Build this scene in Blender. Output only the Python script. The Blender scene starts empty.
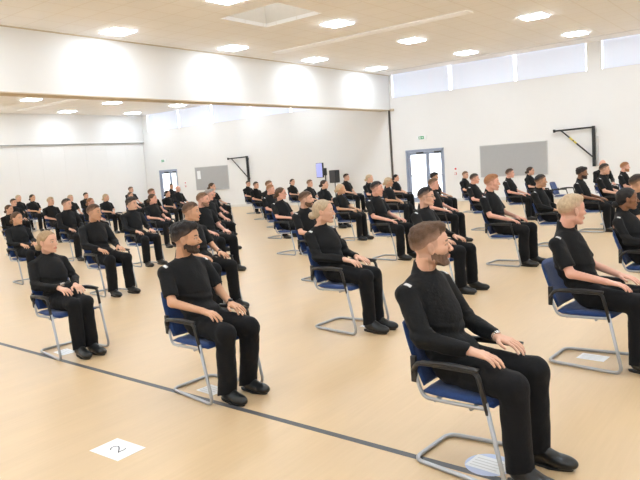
import bpy, bmesh, math, random
import numpy as np
from mathutils import Vector, Matrix
random.seed(7)
C = bpy.context.scene.collection
TH = 0.065                      # chairs are turned by this much from the hall's axis
XB, XL, D, HC, HB, HW = -12.82, -27.9, 21.8, 4.91, 3.58, 4.04

# ------------------------------------------------------------------ helpers
def obj(name, me, mat=None, parent=None, smooth=True):
    o = bpy.data.objects.new(name, me); C.objects.link(o)
    if mat is not None:
        me.materials.clear(); me.materials.append(mat)
    if smooth and len(me.polygons): me.polygons.foreach_set('use_smooth', [True]*len(me.polygons))
    if parent is not None: o.parent = parent
    return o
def tag(o, label=None, cat=None, group=None, kind=None):
    if label: o['label'] = label
    if cat: o['category'] = cat
    if group: o['group'] = group
    if kind: o['kind'] = kind
    return o
def empty(name, loc=(0,0,0), rz=0, s=1):
    o = bpy.data.objects.new(name, None); C.objects.link(o); o.empty_display_size = .1
    o.location = loc; o.rotation_euler = (0,0,rz); o.scale = (s,s,s); return o
def fin(bm, name):
    bmesh.ops.recalc_face_normals(bm, faces=bm.faces)
    me = bpy.data.meshes.new(name); bm.to_mesh(me); bm.free(); return me
def box(bm, a, b, bev=0, rot=None, seg=2):
    t = bmesh.new(); bmesh.ops.create_cube(t, size=1)
    s = [b[i]-a[i] for i in range(3)]; c = [(a[i]+b[i])/2 for i in range(3)]
    bmesh.ops.scale(t, vec=s, verts=t.verts)
    if bev: bmesh.ops.bevel(t, geom=t.edges[:]+t.verts[:], offset=bev, segments=seg, profile=.5, affect='EDGES')
    if rot is not None: bmesh.ops.transform(t, matrix=rot, verts=t.verts)
    bmesh.ops.translate(t, vec=c, verts=t.verts)
    m = bpy.data.meshes.new('t'); t.to_mesh(m); t.free(); bm.from_mesh(m); bpy.data.meshes.remove(m)
def fillet(pts, r, n=5):
    P = [Vector(p) for p in pts]; out = [P[0]]
    for i in range(1, len(P)-1):
        a, b, c = P[i-1], P[i], P[i+1]; u = (a-b); v = (c-b)
        rr = min(r, u.length*.48, v.length*.48); p = b+u.normalized()*rr; q = b+v.normalized()*rr
        for k in range(n+1):
            t = k/n; out.append(p*(1-t)**2+b*2*t*(1-t)+q*t*t)
    out.append(P[-1]); return out
def tube(bm, pts, r, n=8, closed=False, sx=1, sy=1):
    P = [Vector(p) for p in pts]; rings = []; m = len(P)
    up = Vector((0,0,1)); prev = None
    for i in range(m):
        if closed: t = P[(i+1)%m]-P[i-1]
        else: t = P[min(i+1,m-1)]-P[max(i-1,0)]
        t.normalize()
        if prev is None:
            a = up if abs(t.z) < .9 else Vector((1,0,0)); s = t.cross(a).normalized()
        else: s = (prev-t*prev.dot(t)).normalized()
        prev = s; w = t.cross(s); rr = r[i] if isinstance(r,(list,tuple)) else r
        rings.append([bm.verts.new(P[i]+s*math.cos(2*math.pi*k/n)*rr*sx+w*math.sin(2*math.pi*k/n)*rr*sy) for k in range(n)])
    for i in range(m if closed else m-1):
        A, B = rings[i], rings[(i+1)%m]
        for k in range(n): bm.faces.new((A[k],A[(k+1)%n],B[(k+1)%n],B[k]))
    if not closed: bm.faces.new(rings[0][::-1]); bm.faces.new(rings[-1])
def boxmesh(name, a, b, mat, parent=None, bev=0):
    bm = bmesh.new(); box(bm, a, b, bev); return obj(name, fin(bm, name), mat, parent, smooth=False)
def struct(name, a, b, mat, bev=0):
    o = boxmesh(name, a, b, mat, None, bev); o['kind'] = 'structure'; return o

# ------------------------------------------------------------------ materials
def mat(name, col, rough=.6, metal=0, spec=.5, noise=None, bump=None, emit=None, sheen=0, coat=0):
    m = bpy.data.materials.new(name); m.use_nodes = True; nt = m.node_tree; N = nt.nodes; L = nt.links
    b = N['Principled BSDF']; b.inputs['Base Color'].default_value = (*col,1)
    b.inputs['Roughness'].default_value = rough; b.inputs['Metallic'].default_value = metal
    b.inputs['Specular IOR Level'].default_value = spec
    if sheen: b.inputs['Sheen Weight'].default_value = sheen
    if coat: b.inputs['Coat Weight'].default_value = coat
    tc = N.new('ShaderNodeTexCoord')
    if noise:
        sc, amt = noise; mp = N.new('ShaderNodeMapping'); mp.inputs['Scale'].default_value = sc if isinstance(sc,tuple) else (sc,)*3
        n = N.new('ShaderNodeTexNoise'); n.inputs['Scale'].default_value = 1; n.inputs['Detail'].default_value = 4
        L.new(tc.outputs['Object'], mp.inputs[0]); L.new(mp.outputs[0], n.inputs[0])
        r = N.new('ShaderNodeMix'); r.data_type = 'RGBA'; L.new(n.outputs[0], r.inputs[0])
        r.inputs[6].default_value = (*[c*(1-amt) for c in col],1); r.inputs[7].default_value = (*[min(1,c*(1+amt)) for c in col],1)
        L.new(r.outputs[2], b.inputs['Base Color'])
    if bump:
        sc, st = bump; n = N.new('ShaderNodeTexNoise'); n.inputs['Scale'].default_value = sc; n.inputs['Detail'].default_value = 3
        L.new(tc.outputs['Object'], n.inputs[0]); u = N.new('ShaderNodeBump'); u.inputs['Strength'].default_value = st; u.inputs['Distance'].default_value = .01
        L.new(n.outputs[0], u.inputs['Height']); L.new(u.outputs[0], b.inputs['Normal'])
    if emit:
        b.inputs['Emission Color'].default_value = (*emit[0],1); b.inputs['Emission Strength'].default_value = emit[1]
    return m
def skin_mat(name, col, hair):
    m = mat(name, col, .48, spec=.35); nt = m.node_tree; N = nt.nodes; L = nt.links; b = N['Principled BSDF']
    at = N.new('ShaderNodeAttribute'); at.attribute_name = 'mask'
    sp = N.new('ShaderNodeSeparateColor'); L.new(at.outputs['Color'], sp.inputs[0])
    n = N.new('ShaderNodeTexNoise'); n.inputs['Scale'].default_value = 22; tc = N.new('ShaderNodeTexCoord'); L.new(tc.outputs['Object'], n.inputs[0])
    def mx(fac, a, bcol):
        r = N.new('ShaderNodeMix'); r.data_type = 'RGBA'
        if hasattr(fac,'node'): L.new(fac, r.inputs[0])
        else: r.inputs[0].default_value = fac
        if hasattr(a,'node'): L.new(a, r.inputs[6])
        else: r.inputs[6].default_value = (*a,1)
        r.inputs[7].default_value = (*bcol,1); return r.outputs[2]
    c = mx(n.outputs[0], [col[0]*1.04,col[1]*1.06,col[2]*1.06], [col[0]*.96,col[1]*.88,col[2]*.86])
    c = mx(at.outputs['Alpha'], c, [col[i]*.45+hair[i]*.3 for i in range(3)])
    c = mx(sp.outputs[0], c, (col[0]*.72,col[1]*.42,col[2]*.42))
    c = mx(sp.outputs[2], c, (.7,.68,.66))
    c = mx(sp.outputs[1], c, [h*.6+.006 for h in hair])
    L.new(c, b.inputs['Base Color']); b.inputs['Subsurface Weight'].default_value = 0
    return m
def hair_mat(name, col, sk):
    m = mat(name, col, .55, spec=.3, noise=((60,60,25), .45), bump=(140, .5)); nt = m.node_tree; b = nt.nodes['Principled BSDF']
    src = b.inputs['Base Color'].links[0].from_socket; at = nt.nodes.new('ShaderNodeAttribute'); at.attribute_name = 'crop'
    r = nt.nodes.new('ShaderNodeMix'); r.data_type = 'RGBA'; nt.links.new(at.outputs['Fac'], r.inputs[0]); nt.links.new(src, r.inputs[6])
    r.inputs[7].default_value = (*[sk[i]*.44+col[i]*.50 for i in range(3)],1); nt.links.new(r.outputs[2], b.inputs['Base Color']); return m

M = {}
M['wall'] = mat('wall_paint', (.84,.835,.825), .85, spec=.2, noise=(1.5,.015))
M['beam'] = mat('beam_paint', (.84,.835,.825), .8, spec=.2)
M['trim'] = mat('beige_trim', (.62,.52,.38), .6)
M['metal'] = mat('silver_frame', (.40,.41,.43), .35, metal=.55)
M['blue'] = mat('blue_fabric', (.012,.045,.17), .85, noise=(90,.35), bump=(400,.25), sheen=.2)
M['plastic'] = mat('black_plastic', (.012,.012,.013), .42)
M['cloth'] = mat('black_shirt_cloth', (.0075,.0075,.008), .82, spec=.25, noise=(25,.25), bump=(55,.35), sheen=.03)
M['cloth2'] = mat('black_trouser_cloth', (.0065,.0065,.0075), .85, spec=.2, noise=(25,.25), bump=(45,.35), sheen=.03)
M['shoe'] = mat('black_leather', (.009,.009,.009), .3, spec=.5, bump=(60,.15))
M['sole'] = mat('rubber_sole', (.012,.012,.012), .7)
M['white'] = mat('white_paper', (.86,.87,.88), .8)
M['badge'] = mat('white_badge', (.8,.8,.8), .6)
M['ink'] = mat('black_ink', (.03,.03,.04), .7)
M['grey'] = mat('grey_felt', (.42,.42,.42), .95, noise=(8,.03))
M['aluf'] = mat('aluminium_trim', (.62,.62,.62), .4, metal=.4)
M['steelblack'] = mat('black_steel', (.012,.012,.013), .45)
M['line'] = mat('floor_line_tape', (.075,.075,.08), .5, noise=(9,.3))
M['doorframe'] = mat('door_frame_paint', (.33,.38,.50), .45)
M['closer'] = mat('dark_closer', (.05,.05,.055), .4)
M['panel'] = mat('lit_light_panel', (.9,.9,.9), .5, emit=((.86,.985,1.11), 40))
M['blind'] = mat('daylit_blind', (.75,.79,.88), .9, noise=((4,4,.2),.05), emit=((.70,.78,1.0), .28))
M['gap'] = mat('daylit_gap', (.9,.9,.9), .9, emit=((.95,.97,1), 3.0))
M['outdoor'] = mat('bright_glass', (.8,.85,.9), .1, emit=((.93,.97,1), 1.9))
M['shaft_glow'] = mat('shaft_glow_panel', (.8,.85,.9), .2, emit=((.85,.93,1), .9))  # mild glow added to brighten the inside of the roof shaft
M['screen'] = mat('lit_screen', (.2,.2,.4), .3, emit=((.42,.46,.85), .8))
M['yellow'] = mat('yellow_tape', (.75,.6,.08), .6)
M['green'] = mat('exit_green', (.02,.35,.14), .5)
M['red'] = mat('red_plastic', (.6,.03,.03), .5)
M['sticker'] = mat('pale_blue_sticker', (.55,.62,.80), .6)
M['steel'] = mat('watch_steel', (.6,.6,.6), .25, metal=.9)
M['shaft'] = mat('shaft_lining', (.78,.74,.68), .8, noise=(6,.05))
M['glow_strip'] = mat('pale_glow_strip', (.95,.95,.97), .6, emit=((.85,.9,1), .13))  # white strip, no lamp; weak emission makes it look brighter than the ceiling

def floor_mat():
    m = mat('oak_vinyl_floor', (.70,.47,.24), .34, spec=.45); N = m.node_tree.nodes; L = m.node_tree.links; b = N['Principled BSDF']
    g = N.new('ShaderNodeNewGeometry')
    def noise(sc, det):
        mp = N.new('ShaderNodeMapping'); mp.inputs['Scale'].default_value = sc; n = N.new('ShaderNodeTexNoise')
        n.inputs['Scale'].default_value = 1; n.inputs['Detail'].default_value = det; L.new(g.outputs['Position'], mp.inputs[0]); L.new(mp.outputs[0], n.inputs[0]); return n.outputs[0]
    r = N.new('ShaderNodeValToRGB'); e = r.color_ramp.elements
    e[0].position = .3; e[0].color = (.580,.412,.236,1); e[1].position = .7; e[1].color = (.655,.475,.280,1)
    a = noise((5,.8,1), 5); c = noise((45,2.5,1), 3)
    ad = N.new('ShaderNodeMix'); ad.inputs[0].default_value = .35; L.new(a, ad.inputs[2]); L.new(c, ad.inputs[3]); L.new(ad.outputs[0], r.inputs[0])
    # faint sheet joints
    L.new(r.outputs[0], b.inputs['Base Color'])
    rr = N.new('ShaderNodeMapRange'); rr.inputs[3].default_value = .30; rr.inputs[4].default_value = .42; L.new(a, rr.inputs[0]); L.new(rr.outputs[0], b.inputs['Roughness'])
    return m
def ceiling_mat():
    m = mat('ceiling_tiles', (.78,.70,.61), .85, spec=.2); N = m.node_tree.nodes; L = m.node_tree.links; b = N['Principled BSDF']
    g = N.new('ShaderNodeNewGeometry'); br = N.new('ShaderNodeTexBrick')
    mp = N.new('ShaderNodeMapping'); mp.inputs['Location'].default_value = (.0,.0,0)
    L.new(g.outputs['Position'], mp.inputs[0]); L.new(mp.outputs[0], br.inputs[0])
    br.inputs['Scale'].default_value = 1; br.inputs['Brick Width'].default_value = .6; br.inputs['Row Height'].default_value = .6
    br.inputs['Mortar Size'].default_value = .012; br.offset = 0; br.inputs['Mortar Smooth'].default_value = .3
    br.inputs['Color1'].default_value = (.95,.94,.94,1); br.inputs['Color2'].default_value = (.935,.925,.925,1); br.inputs['Mortar'].default_value = (.86,.83,.80,1)
    L.new(br.outputs[0], b.inputs['Base Color']); return m
M['floor'] = floor_mat(); M['ceiling'] = ceiling_mat()

# ------------------------------------------------------------------ signed-distance modelling of organic shapes
class Vol:
    def __init__(s, lo, hi, h):
        s.h = h; s.lo = np.array(lo, float); n = np.ceil((np.array(hi)-s.lo)/h).astype(int)+1
        s.F = np.full(n, .2, np.float32); s.n = n
        s.ax = [(s.lo[i]+h*np.arange(n[i])).astype(np.float32) for i in range(3)]
    def blk(s, lo, hi):
        a = np.maximum(0, np.floor((np.array(lo)-s.lo)/s.h).astype(int)); b = np.minimum(s.n, np.ceil((np.array(hi)-s.lo)/s.h).astype(int)+1)
        if (b <= a).any(): return None
        sl = tuple(slice(a[i], b[i]) for i in range(3))
        return sl, s.ax[0][sl[0]][:,None,None], s.ax[1][sl[1]][None,:,None], s.ax[2][sl[2]][None,None,:]
    def put(s, prim, k=.01, sub=False, clip=None):
        d, lo, hi = prim; m = k+2.5*s.h
        B = s.blk(np.array(lo)-m, np.array(hi)+m)
        if B is None: return
        sl, x, y, z = B; v = d(x, y, z).astype(np.float32)
        if clip is not None: v = np.maximum(v, clip(x, y, z))
        F = s.F[sl]
        if sub:
            v = -v; t = np.clip(.5+.5*(v-F)/k, 0, 1); s.F[sl] = F*(1-t)+v*t+k*t*(1-t)
        else:
            t = np.clip(.5+.5*(F-v)/k, 0, 1); s.F[sl] = F*(1-t)+v*t-k*t*(1-t)
    def mesh(s, name):
        F = s.F; F[0]=F[-1]=.1; F[:,0]=F[:,-1]=.1; F[:,:,0]=F[:,:,-1]=.1
        I = F < 0
        c8 = [I[a:a+I.shape[0]-1, b:b+I.shape[1]-1, c:c+I.shape[2]-1] for a in (0,1) for b in (0,1) for c in (0,1)]
        anyv = c8[0].copy(); allv = c8[0].copy()
        for q in c8[1:]: anyv |= q; allv &= q
        cells = np.argwhere(anyv & ~allv); idx = np.full(anyv.shape, -1, np.int64); idx[tuple(cells.T)] = np.arange(len(cells))
        acc = np.zeros((len(cells),3)); cnt = np.zeros(len(cells))
        for a in range(3):
            o1, o2 = [q for q in range(3) if q != a]
            for p in (0,1):
                for q in (0,1):
                    e = np.zeros(3,int); e[o1]=p; e[o2]=q; f = e.copy(); f[a]=1
                    A = F[tuple((cells+e).T)]; Bv = F[tuple((cells+f).T)]; m = (A<0)!=(Bv<0)
                    t = np.where(m, A/np.where(m, A-Bv, 1), 0)
                    pos = e[None,:]+t[:,None]*(f-e)[None,:]; acc[m] += pos[m]; cnt[m] += 1
        V = s.lo+(cells+acc/cnt[:,None])*s.h
        faces = []
        for a in range(3):
            o1, o2 = (a+1)%3, (a+2)%3
            sl0 = [slice(None)]*3; sl1 = [slice(None)]*3; sl0[a]=slice(0,-1); sl1[a]=slice(1,None)
            E = np.argwhere(I[tuple(sl0)] != I[tuple(sl1)]); ins = I[tuple(E.T)]
            d1 = np.zeros(3,int); d1[o1]=1; d2 = np.zeros(3,int); d2[o2]=1
            q = np.stack([idx[tuple((E-d1-d2).T)], idx[tuple((E-d2).T)], idx[tuple(E.T)], idx[tuple((E-d1).T)]], 1)
            q[~ins] = q[~ins][:,::-1]; faces.append(q)
        Q = np.concatenate(faces); Q = Q[(Q>=0).all(1)]
        me = bpy.data.meshes.new(name); me.vertices.add(len(V)); me.vertices.foreach_set('co', V.astype(np.float32).ravel())
        me.loops.add(len(Q)*4); me.loops.foreach_set('vertex_index', Q.astype(np.int32).ravel())
        me.polygons.add(len(Q)); me.polygons.foreach_set('loop_start', np.arange(0,len(Q)*4,4,dtype=np.int32))
        me.update(calc_edges=True); me.validate()
        me.polygons.foreach_set('use_smooth', [True]*len(me.polygons))
        return me, V
def rc(a, b, r1, r2=None):
    r2 = r1 if r2 is None else r2; a = np.array(a,float); b = np.array(b,float); ab = b-a; L = max(ab@ab,1e-9)
    def d(x,y,z):
        px,py,pz = x-a[0],y-a[1],z-a[2]; t = np.clip((px*ab[0]+py*ab[1]+pz*ab[2])/L,0,1)
        return np.sqrt((px-t*ab[0])**2+(py-t*ab[1])**2+(pz-t*ab[2])**2)-(r1+(r2-r1)*t)
    m = max(r1,r2); return d, np.minimum(a,b)-m, np.maximum(a,b)+m
def el(c, r, R=None):
    c = np.array(c,float); R = np.eye(3) if R is None else R
    def d(x,y,z):
        X,Y,Z = x-c[0],y-c[1],z-c[2]; q = [(R[0,i]*X+R[1,i]*Y+R[2,i]*Z) for i in range(3)]
        k0 = np.sqrt(sum((q[i]/r[i])**2 for i in range(3))); k1 = np.sqrt(sum((q[i]/r[i]**2)**2 for i in range(3)))+1e-6
        return k0*(k0-1)/k1
    m = max(r); return d, c-m, c+m
def wob(seed, fr, amp):
    rg = np.random.RandomState(seed); W = [(rg.normal(size=3)*fr, rg.uniform(0,6.28)) for _ in range(7)]
    return lambda x,y,z: amp*sum(np.sin(w[0]*x+w[1]*y+w[2]*z+p) for w,p in W)/2.6
def rotm(yaw, pitch=0, roll=0):
    return np.array(Matrix.Rotation(yaw,3,'Z') @ Matrix.Rotation(pitch,3,'Y') @ Matrix.Rotation(roll,3,'X'))

# ------------------------------------------------------------------ people, seated, facing +X, floor at z=0, under-seat origin
def pose(fem, hands, lean=0, spread=None, legs=0, ax=0):
    k = .94 if fem else 1.0; P = {}; w = .165 if fem else .192
    P['k'] = k
    P['hip'] = [np.array([.055, s*.085, .550]) for s in (-1,1)]
    sp = (.085 if fem else .135) if spread is None else spread
    P['knee'] = [np.array([.425, s*sp, .535]) for s in (-1,1)]
    P['ank'] = [np.array([.425+ax+.03*(s>0)+legs*s, s*(sp+.0), .10]) for s in (-1,1)]
    P['sh'] = [np.array([-.150+lean, s*w, .968 if not fem else .912]) for s in (-1,1)]
    if hands == 'lap':
        P['elb'] = [np.array([-.045+lean, s*(w+.040), .745 if not fem else .71]) for s in (-1,1)]
        P['wri'] = [np.array([.165, s*.065, .680]) for s in (-1,1)]
        P['hd'] = [np.array([.75, s*-.55, -.32]) for s in (-1,1)]
    else:
        P['elb'] = [np.array([-.030+lean, s*(w+.048), .745 if not fem else .71]) for s in (-1,1)]
        P['wri'] = [np.array([.205, s*(sp+.020), .682]) for s in (-1,1)]
        P['hd'] = [np.array([.93, s*-.10, -.22]) for s in (-1,1)]
    P['hd'] = [v/np.linalg.norm(v) for v in P['hd']]
    P['nb'] = np.array([-.150+lean, 0, 1.055 if not fem else .985])
    P['hc'] = np.array([-.092+lean, 0, 1.208 if not fem else 1.131])
    P['hs'] = 1.05 if not fem else 1.0
    P['w'] = w
    return P
def hand(v, W, Dr, s, curl=.35):
    side = np.cross([0,0,1.], Dr); side /= np.linalg.norm(side)         # to the person's left
    up = np.cross(Dr, side)
    inn = side*(-s)                                                      # towards the middle of the body
    for i, off in enumerate((-.028,-.010,.010,.028)):                    # little finger outside
        o = off; base = W+Dr*.018+inn*o*.55; kn = W+Dr*(.088-abs(o-.008)*.25)+inn*o*1.05+up*.004
        v.put(rc(base, kn, .0165, .0125), .008)
        ln = [.030,.037,.040,.035][i]*1.02; fan = Dr+inn*o*5.0; fan /= np.linalg.norm(fan)
        a = kn; ang = .10
        for j, (l, r) in enumerate(((ln*1.15,.0092),(ln*.8,.0083),(ln*.62,.0074))):
            dv = fan*math.cos(ang)-up*math.sin(ang); b = a+dv*l; v.put(rc(a, b, r, r-.0006), .003); a = b; ang += curl
    a = W+Dr*.022+inn*.022-up*.004; b = a+(Dr*.6+inn*.75)*.042; v.put(rc(a, b, .0145,.0115), .008)
    c = b+(Dr*.9+inn*.35-up*.15)*.030; v.put(rc(b, c, .0105,.0095), .004)
    d = c+(Dr*1.0+inn*.05-up*.3)*.022; v.put(rc(c, d, .0095,.008), .003)
def head_parts(v, P, R, fem):
    hc, s = P['hc'], P['hs']
    T = lambda p: hc+R@(np.array(p,float)*s)
    E = lambda c, r, k, Rl=None: v.put(el(T(c), [q*s for q in r], R if Rl is None else R@Rl), k)
    Cn = lambda a, b, r1, r2, k: v.put(rc(T(a), T(b), r1*s, r2*s), k)
    E((-.014,0,.032), (.094,.074,.083), .01)
    E((.022,0,-.015), (.064,.059,.088), .03)
    E((.040,0,.040), (.045,.056,.040), .025)
    jw = .046 if fem else .052
    for q in (-1,1):
        Cn((-.018,q*jw,-.055), (.05,q*.020,-.094), .019, .016, .02)
        E((.048,q*.042,-.022), (.026,.020,.018), .02)
        Cn((.078,q*.014,.020), (.066,q*.046,.018), .0085 if not fem else .006, .006, .012)
    E((.066,0,-.098), (.019,.020,.014), .014)
    E((.060,0,-.062), (.026,.028,.022), .015)
    for q in (-1,1): v.put(el(T((.093,q*.031,.000)), [.017*s,.016*s,.011*s], R), .010*s, sub=True)
    for q in (-1,1): E((.0705,q*.031,.000), (.0125,.0135,.0120), .002)
    for q in (-1,1): Cn((.080,q*.020,.0075), (.074,q*.044,.0055), .0038, .0032, .003)
    Cn((.082,0,.012), (.105,0,-.030), .0075, .0105, .008)
    for q in (-1,1): E((.095,q*.011,-.034), (.011,.0075,.007), .005)
    E((.0855,0,-.0605), (.009,.022,.0052), .004); E((.0835,0,-.0705), (.0095,.019,.0062), .004)
    for q in (-1,1):
        Re = rotm(q*-.35, -.2); E((-.010,q*.080,-.006), (.0195,.0085,.033), .005, Re)
        v.put(el(T((-.005,q*.0905,-.003)), [.010*s,.006*s,.018*s], R@Re), .003, sub=True)
    v.put(rc(T((-.028,0,-.055)), P['nb']+np.array([-.010,0,-.02]), (.050 if fem else .056)*s, (.052 if fem else .062)), .018)
def body_mesh(P, R, fem, h, lower=True):
    v = Vol((-.36,-.36,.015), (.66,.36,1.40), h)
    head_parts(v, P, R, fem)
    w = P['w']; z0 = P['nb'][2]
    v.put(el((P['nb'][0]-.0,0,z0-.155), (.085,w*.83,.165)), .03)
    v.put(el((-.07,0,.74), (.085,.12,.16)), .05)
    v.put(el((.02,0,.585), (.105,.155,.085)), .05)
    for i, s in enumerate((-1,1)):
        v.put(rc(P['nb']+[0,s*.03,-.02], P['sh'][i]+[0,0,-.005], .040,.042), .03)
        v.put(rc(P['sh'][i], P['elb'][i], .043 if not fem else .036, .035 if not fem else .030), .02)
        v.put(rc(P['elb'][i], P['wri'][i], .036 if not fem else .031, .0245 if not fem else .0215), .015)
        v.put(rc(P['wri'][i], P['wri'][i]+P['hd'][i]*.03, .0225,.020), .010)
        hand(v, P['wri'][i], P['hd'][i], s, P.get('curl',.3))
        v.put(rc(P['hip'][i], P['knee'][i]+[0,0,-.01], .066,.048), .03)
        v.put(rc(P['knee'][i]+[0,0,-.01], P['ank'][i], .046,.033), .02)
        v.put(rc(P['ank'][i]+[0,0,-.03], P['ank'][i]+[.11,0,-.055], .026,.020), .015)
    me, V = v.mesh('body'); tat = P.get('tat',0)
    # colour masks in the head's own frame: lips, brow and iris, eye white, beard stubble
    L = ((V-P['hc'])@R)/P['hs']; x,y,z = L[:,0],L[:,1],L[:,2]; ay = np.abs(y)
    near = (np.abs(x)<.14)&(ay<.1)&(np.abs(z)<.13)
    sm = lambda d, e: np.clip(1-d/e, 0, 1)
    lips = sm(np.maximum(0, np.sqrt((y/.023)**2+((z+.0655)/.0105)**2)-.75), .45)*(x>.070)
    brow = sm(np.maximum(0, np.abs(z-(.0245-.12*np.abs(ay-.03)))-.0028), .0035)*sm(np.maximum(0,np.abs(ay-.032)-.015),.004)*(x>.052)
    eyed = np.sqrt(((ay-.031)/.0145)**2+((z-.0)/.0068)**2); eb = np.sqrt((x-.0705)**2+(ay-.031)**2+z**2); ew = sm(np.maximum(0,eyed-.6),.35)*(eb<.0148)*.8
    iris = sm(np.maximum(0,np.sqrt((ay-.031)**2+z**2)-.0045),.003)*(x>.070)
    lid = sm(np.abs(eyed-1.05),.3)*(x>.065)*(z>-.002)*.75
    dark = np.maximum(np.maximum(brow*(.75 if fem else .9), iris), lid)
    stub = np.clip((-.030-z+.35*np.maximum(0,.03-x))*60,0,1)*(z>-.125)*(x>-.03)*P.get('stub',0)
    fade = np.clip(((z+.035)+(-x)*.9)*40,0,1)*(ay>.03)*(x<.03)*P.get('fade',0)*(z<.06)*(z>-.05)
    stub = np.maximum(stub, fade)
    col = np.stack([lips*(1-stub*.4), dark, ew*(1-dark), stub],1)*near[:,None]
    if tat:
        tm = (V[:,1]>.10)&(V[:,2]>.69)&(V[:,0]>-.04)&(V[:,0]<.19)&(V[:,2]<.80); col[:,3] = np.where(tm, .35+.4*(np.sin(V[:,0]*190)*np.sin(V[:,1]*170+V[:,2]*120)>-.1), col[:,3])
    a = me.color_attributes.new('mask','FLOAT_COLOR','POINT'); a.data.foreach_set('color', col.astype(np.float32).ravel())
    return me
def shirt_mesh(P, sleeve, fem, h, seed):
    v = Vol((-.36,-.40,.46), (.34,.40,1.18), h); w = P['w']; z0 = P['nb'][2]; fx = P['nb'][0]
    v.put(el((fx+.032,0,z0-.185), (.121,w*.89,.195)), .03)
    if fem:
        for s in (-1,1): v.put(el((fx+.072,s*.062,z0-.20), (.058,.062,.058)), .05)
    v.put(el((fx+.088,0,.75), (.128 if not fem else .112,.128 if fem else .140,.19)), .07)
    v.put(el((.028,0,.615), (.132,.168 if fem else .165,.085)), .06)
    for i, s in enumerate((-1,1)):
        sh, e, wr = P['sh'][i], P['elb'][i], P['wri'][i]
        v.put(rc(P['nb']+[0,s*.035,-.030], sh+[0,0,-.004], .050,.054 if not fem else .046), .05)
        if sleeve == 'long':
            v.put(rc(sh+[0,0,-.006], e, .060 if not fem else .049,.055 if not fem else .044), .020)
            ax = (wr-e)/np.linalg.norm(wr-e); en = wr-ax*.012
            v.put(rc(e, wr+ax*.04, .054 if not fem else .044,.034 if not fem else .031), .02, clip=lambda x,y,z,ax=ax,en=en: (x-en[0])*ax[0]+(y-en[1])*ax[1]+(z-en[2])*ax[2])
        else:
            ax = (e-sh)/np.linalg.norm(e-sh); en = sh+ax*np.linalg.norm(e-sh)*.80
            v.put(rc(sh+[0,0,-.006], e, .058 if not fem else .050,.058 if not fem else .051), .020, clip=lambda x,y,z,ax=ax,en=en: (x-en[0])*ax[0]+(y-en[1])*ax[1]+(z-en[2])*ax[2])
    # mock collar
    nb = P['nb']; up = np.array([.25,0,1.]); up /= np.linalg.norm(up); top = nb+up*.064+[-.006,0,0]
    v.put(rc(nb+[-.008,0,-.05], nb+up*.10+[-.010,0,0], .074 if not fem else .064,.062 if not fem else .055), .02, clip=lambda x,y,z: (x-top[0])*up[0]+(z-top[2])*up[2])
    X,Y,Z = v.ax[0][:,None,None], v.ax[1][None,:,None], v.ax[2][None,None,:]
    f = wob(seed, 22, .0032)(X,Y,Z)+wob(seed+5, 48, .0014)(X,Y,Z)
    f = f+np.where(Z<.80, .004*np.sin(Z*95+Y*14+X*9+seed), 0)
    v.F += f.astype(np.float32)
    return v.mesh('shirt')[0]
def trouser_mesh(P, fem, h, seed):
    v = Vol((-.28,-.36,.03), (.56,.36,.72), h)
    v.put(el((.028,0,.585), (.128,.178,.098)), .05)
    for i, s in enumerate((-1,1)):
        hp, kn, an = P['hip'][i], P['knee'][i], P['ank'][i]
        v.put(rc(hp+[0,0,-.005], kn+[.0,0,-.012], .092,.079 if not fem else .070), .045)
        lo = an+[-.004,0,-.03]; hz = .075
        v.put(rc(kn+[.0,0,-.012], lo+[0,0,-.04], .076 if not fem else .067,.071 if not fem else .062), .02, clip=lambda x,y,z: hz-z+.25*(x-.425)+0*y)
    X,Y,Z = v.ax[0][:,None,None], v.ax[1][None,:,None], v.ax[2][None,None,:]
    f = wob(seed, 20, .003)(X,Y,Z)+wob(seed+9, 45, .0013)(X,Y,Z)
    f = f+.0035*np.sin(X*70+Z*35+np.abs(Y)*20+seed)*np.exp(-((X-.39)**2+(Z-.46)**2)/.006)+.003*np.sin(X*60-Z*50+seed)*np.exp(-((X-.10)**2)/.008)
    v.F += f.astype(np.float32)
    v2 = v.F; v2[:,:,:1] = .1
    return v.mesh('trousers')[0]
def shoe_mesh(P, i, h):
    an = P['ank'][i]; s = (-1,1)[i]; x0, y0 = an[0], an[1]
    v = Vol((x0-.12,y0-.10,-.006), (x0+.26,y0+.10,.19), h); yy = lambda x: y0+s*x*.06
    R = rotm(s*.06)
    v.put(el((x0-.012,y0,.072), (.056,.041,.055)), .01)
    v.put(rc((x0-.01,y0,.075), (x0-.012,y0,.14), .043,.041), .02)
    v.put(el((x0+.10,yy(.10),.045), (.115,.044,.040), R), .03)
    v.put(el((x0+.145,yy(.145),.036), (.065,.045,.032), R), .02)
    v.put(el((x0+.045,y0,.075), (.08,.034,.040), rotm(0,.42)), .025)
    v.put(rc((x0+.03,y0-.03,.092),(x0+.03,y0+.03,.092),.005),.004); v.put(rc((x0+.055,y0-.03,.083),(x0+.055,y0+.03,.083),.005),.004)
    X,Y,Z = v.ax[0][:,None,None], v.ax[1][None,:,None], v.ax[2][None,None,:]
    v.F = np.maximum(v.F, (.010-Z)).astype(np.float32)
    up = v.mesh('shoe')[0]
    bm = bmesh.new(); n = 22; ring = []
    for zz, g in ((0.001,1.0),(.018,1.03)):
        r_ = []
        for k in range(n):
            t = 2*math.pi*k/n; cx = math.cos(t); ly = .043*(1.05 if cx>0 else .82)*g
            px = x0+.055+.135*cx*g; r_.append(bm.verts.new((px, yy(px-x0)+ly*math.sin(t)*(1-.15*abs(cx)), zz)))
        ring.append(r_)
    for k in range(n): bm.faces.new((ring[0][k],ring[0][(k+1)%n],ring[1][(k+1)%n],ring[1][k]))
    bm.faces.new(ring[0][::-1]); bm.faces.new(ring[1])
    return up, fin(bm,'sole')
def lin(xs, ys):
    return lambda x: np.interp(x, xs, ys)
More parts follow.
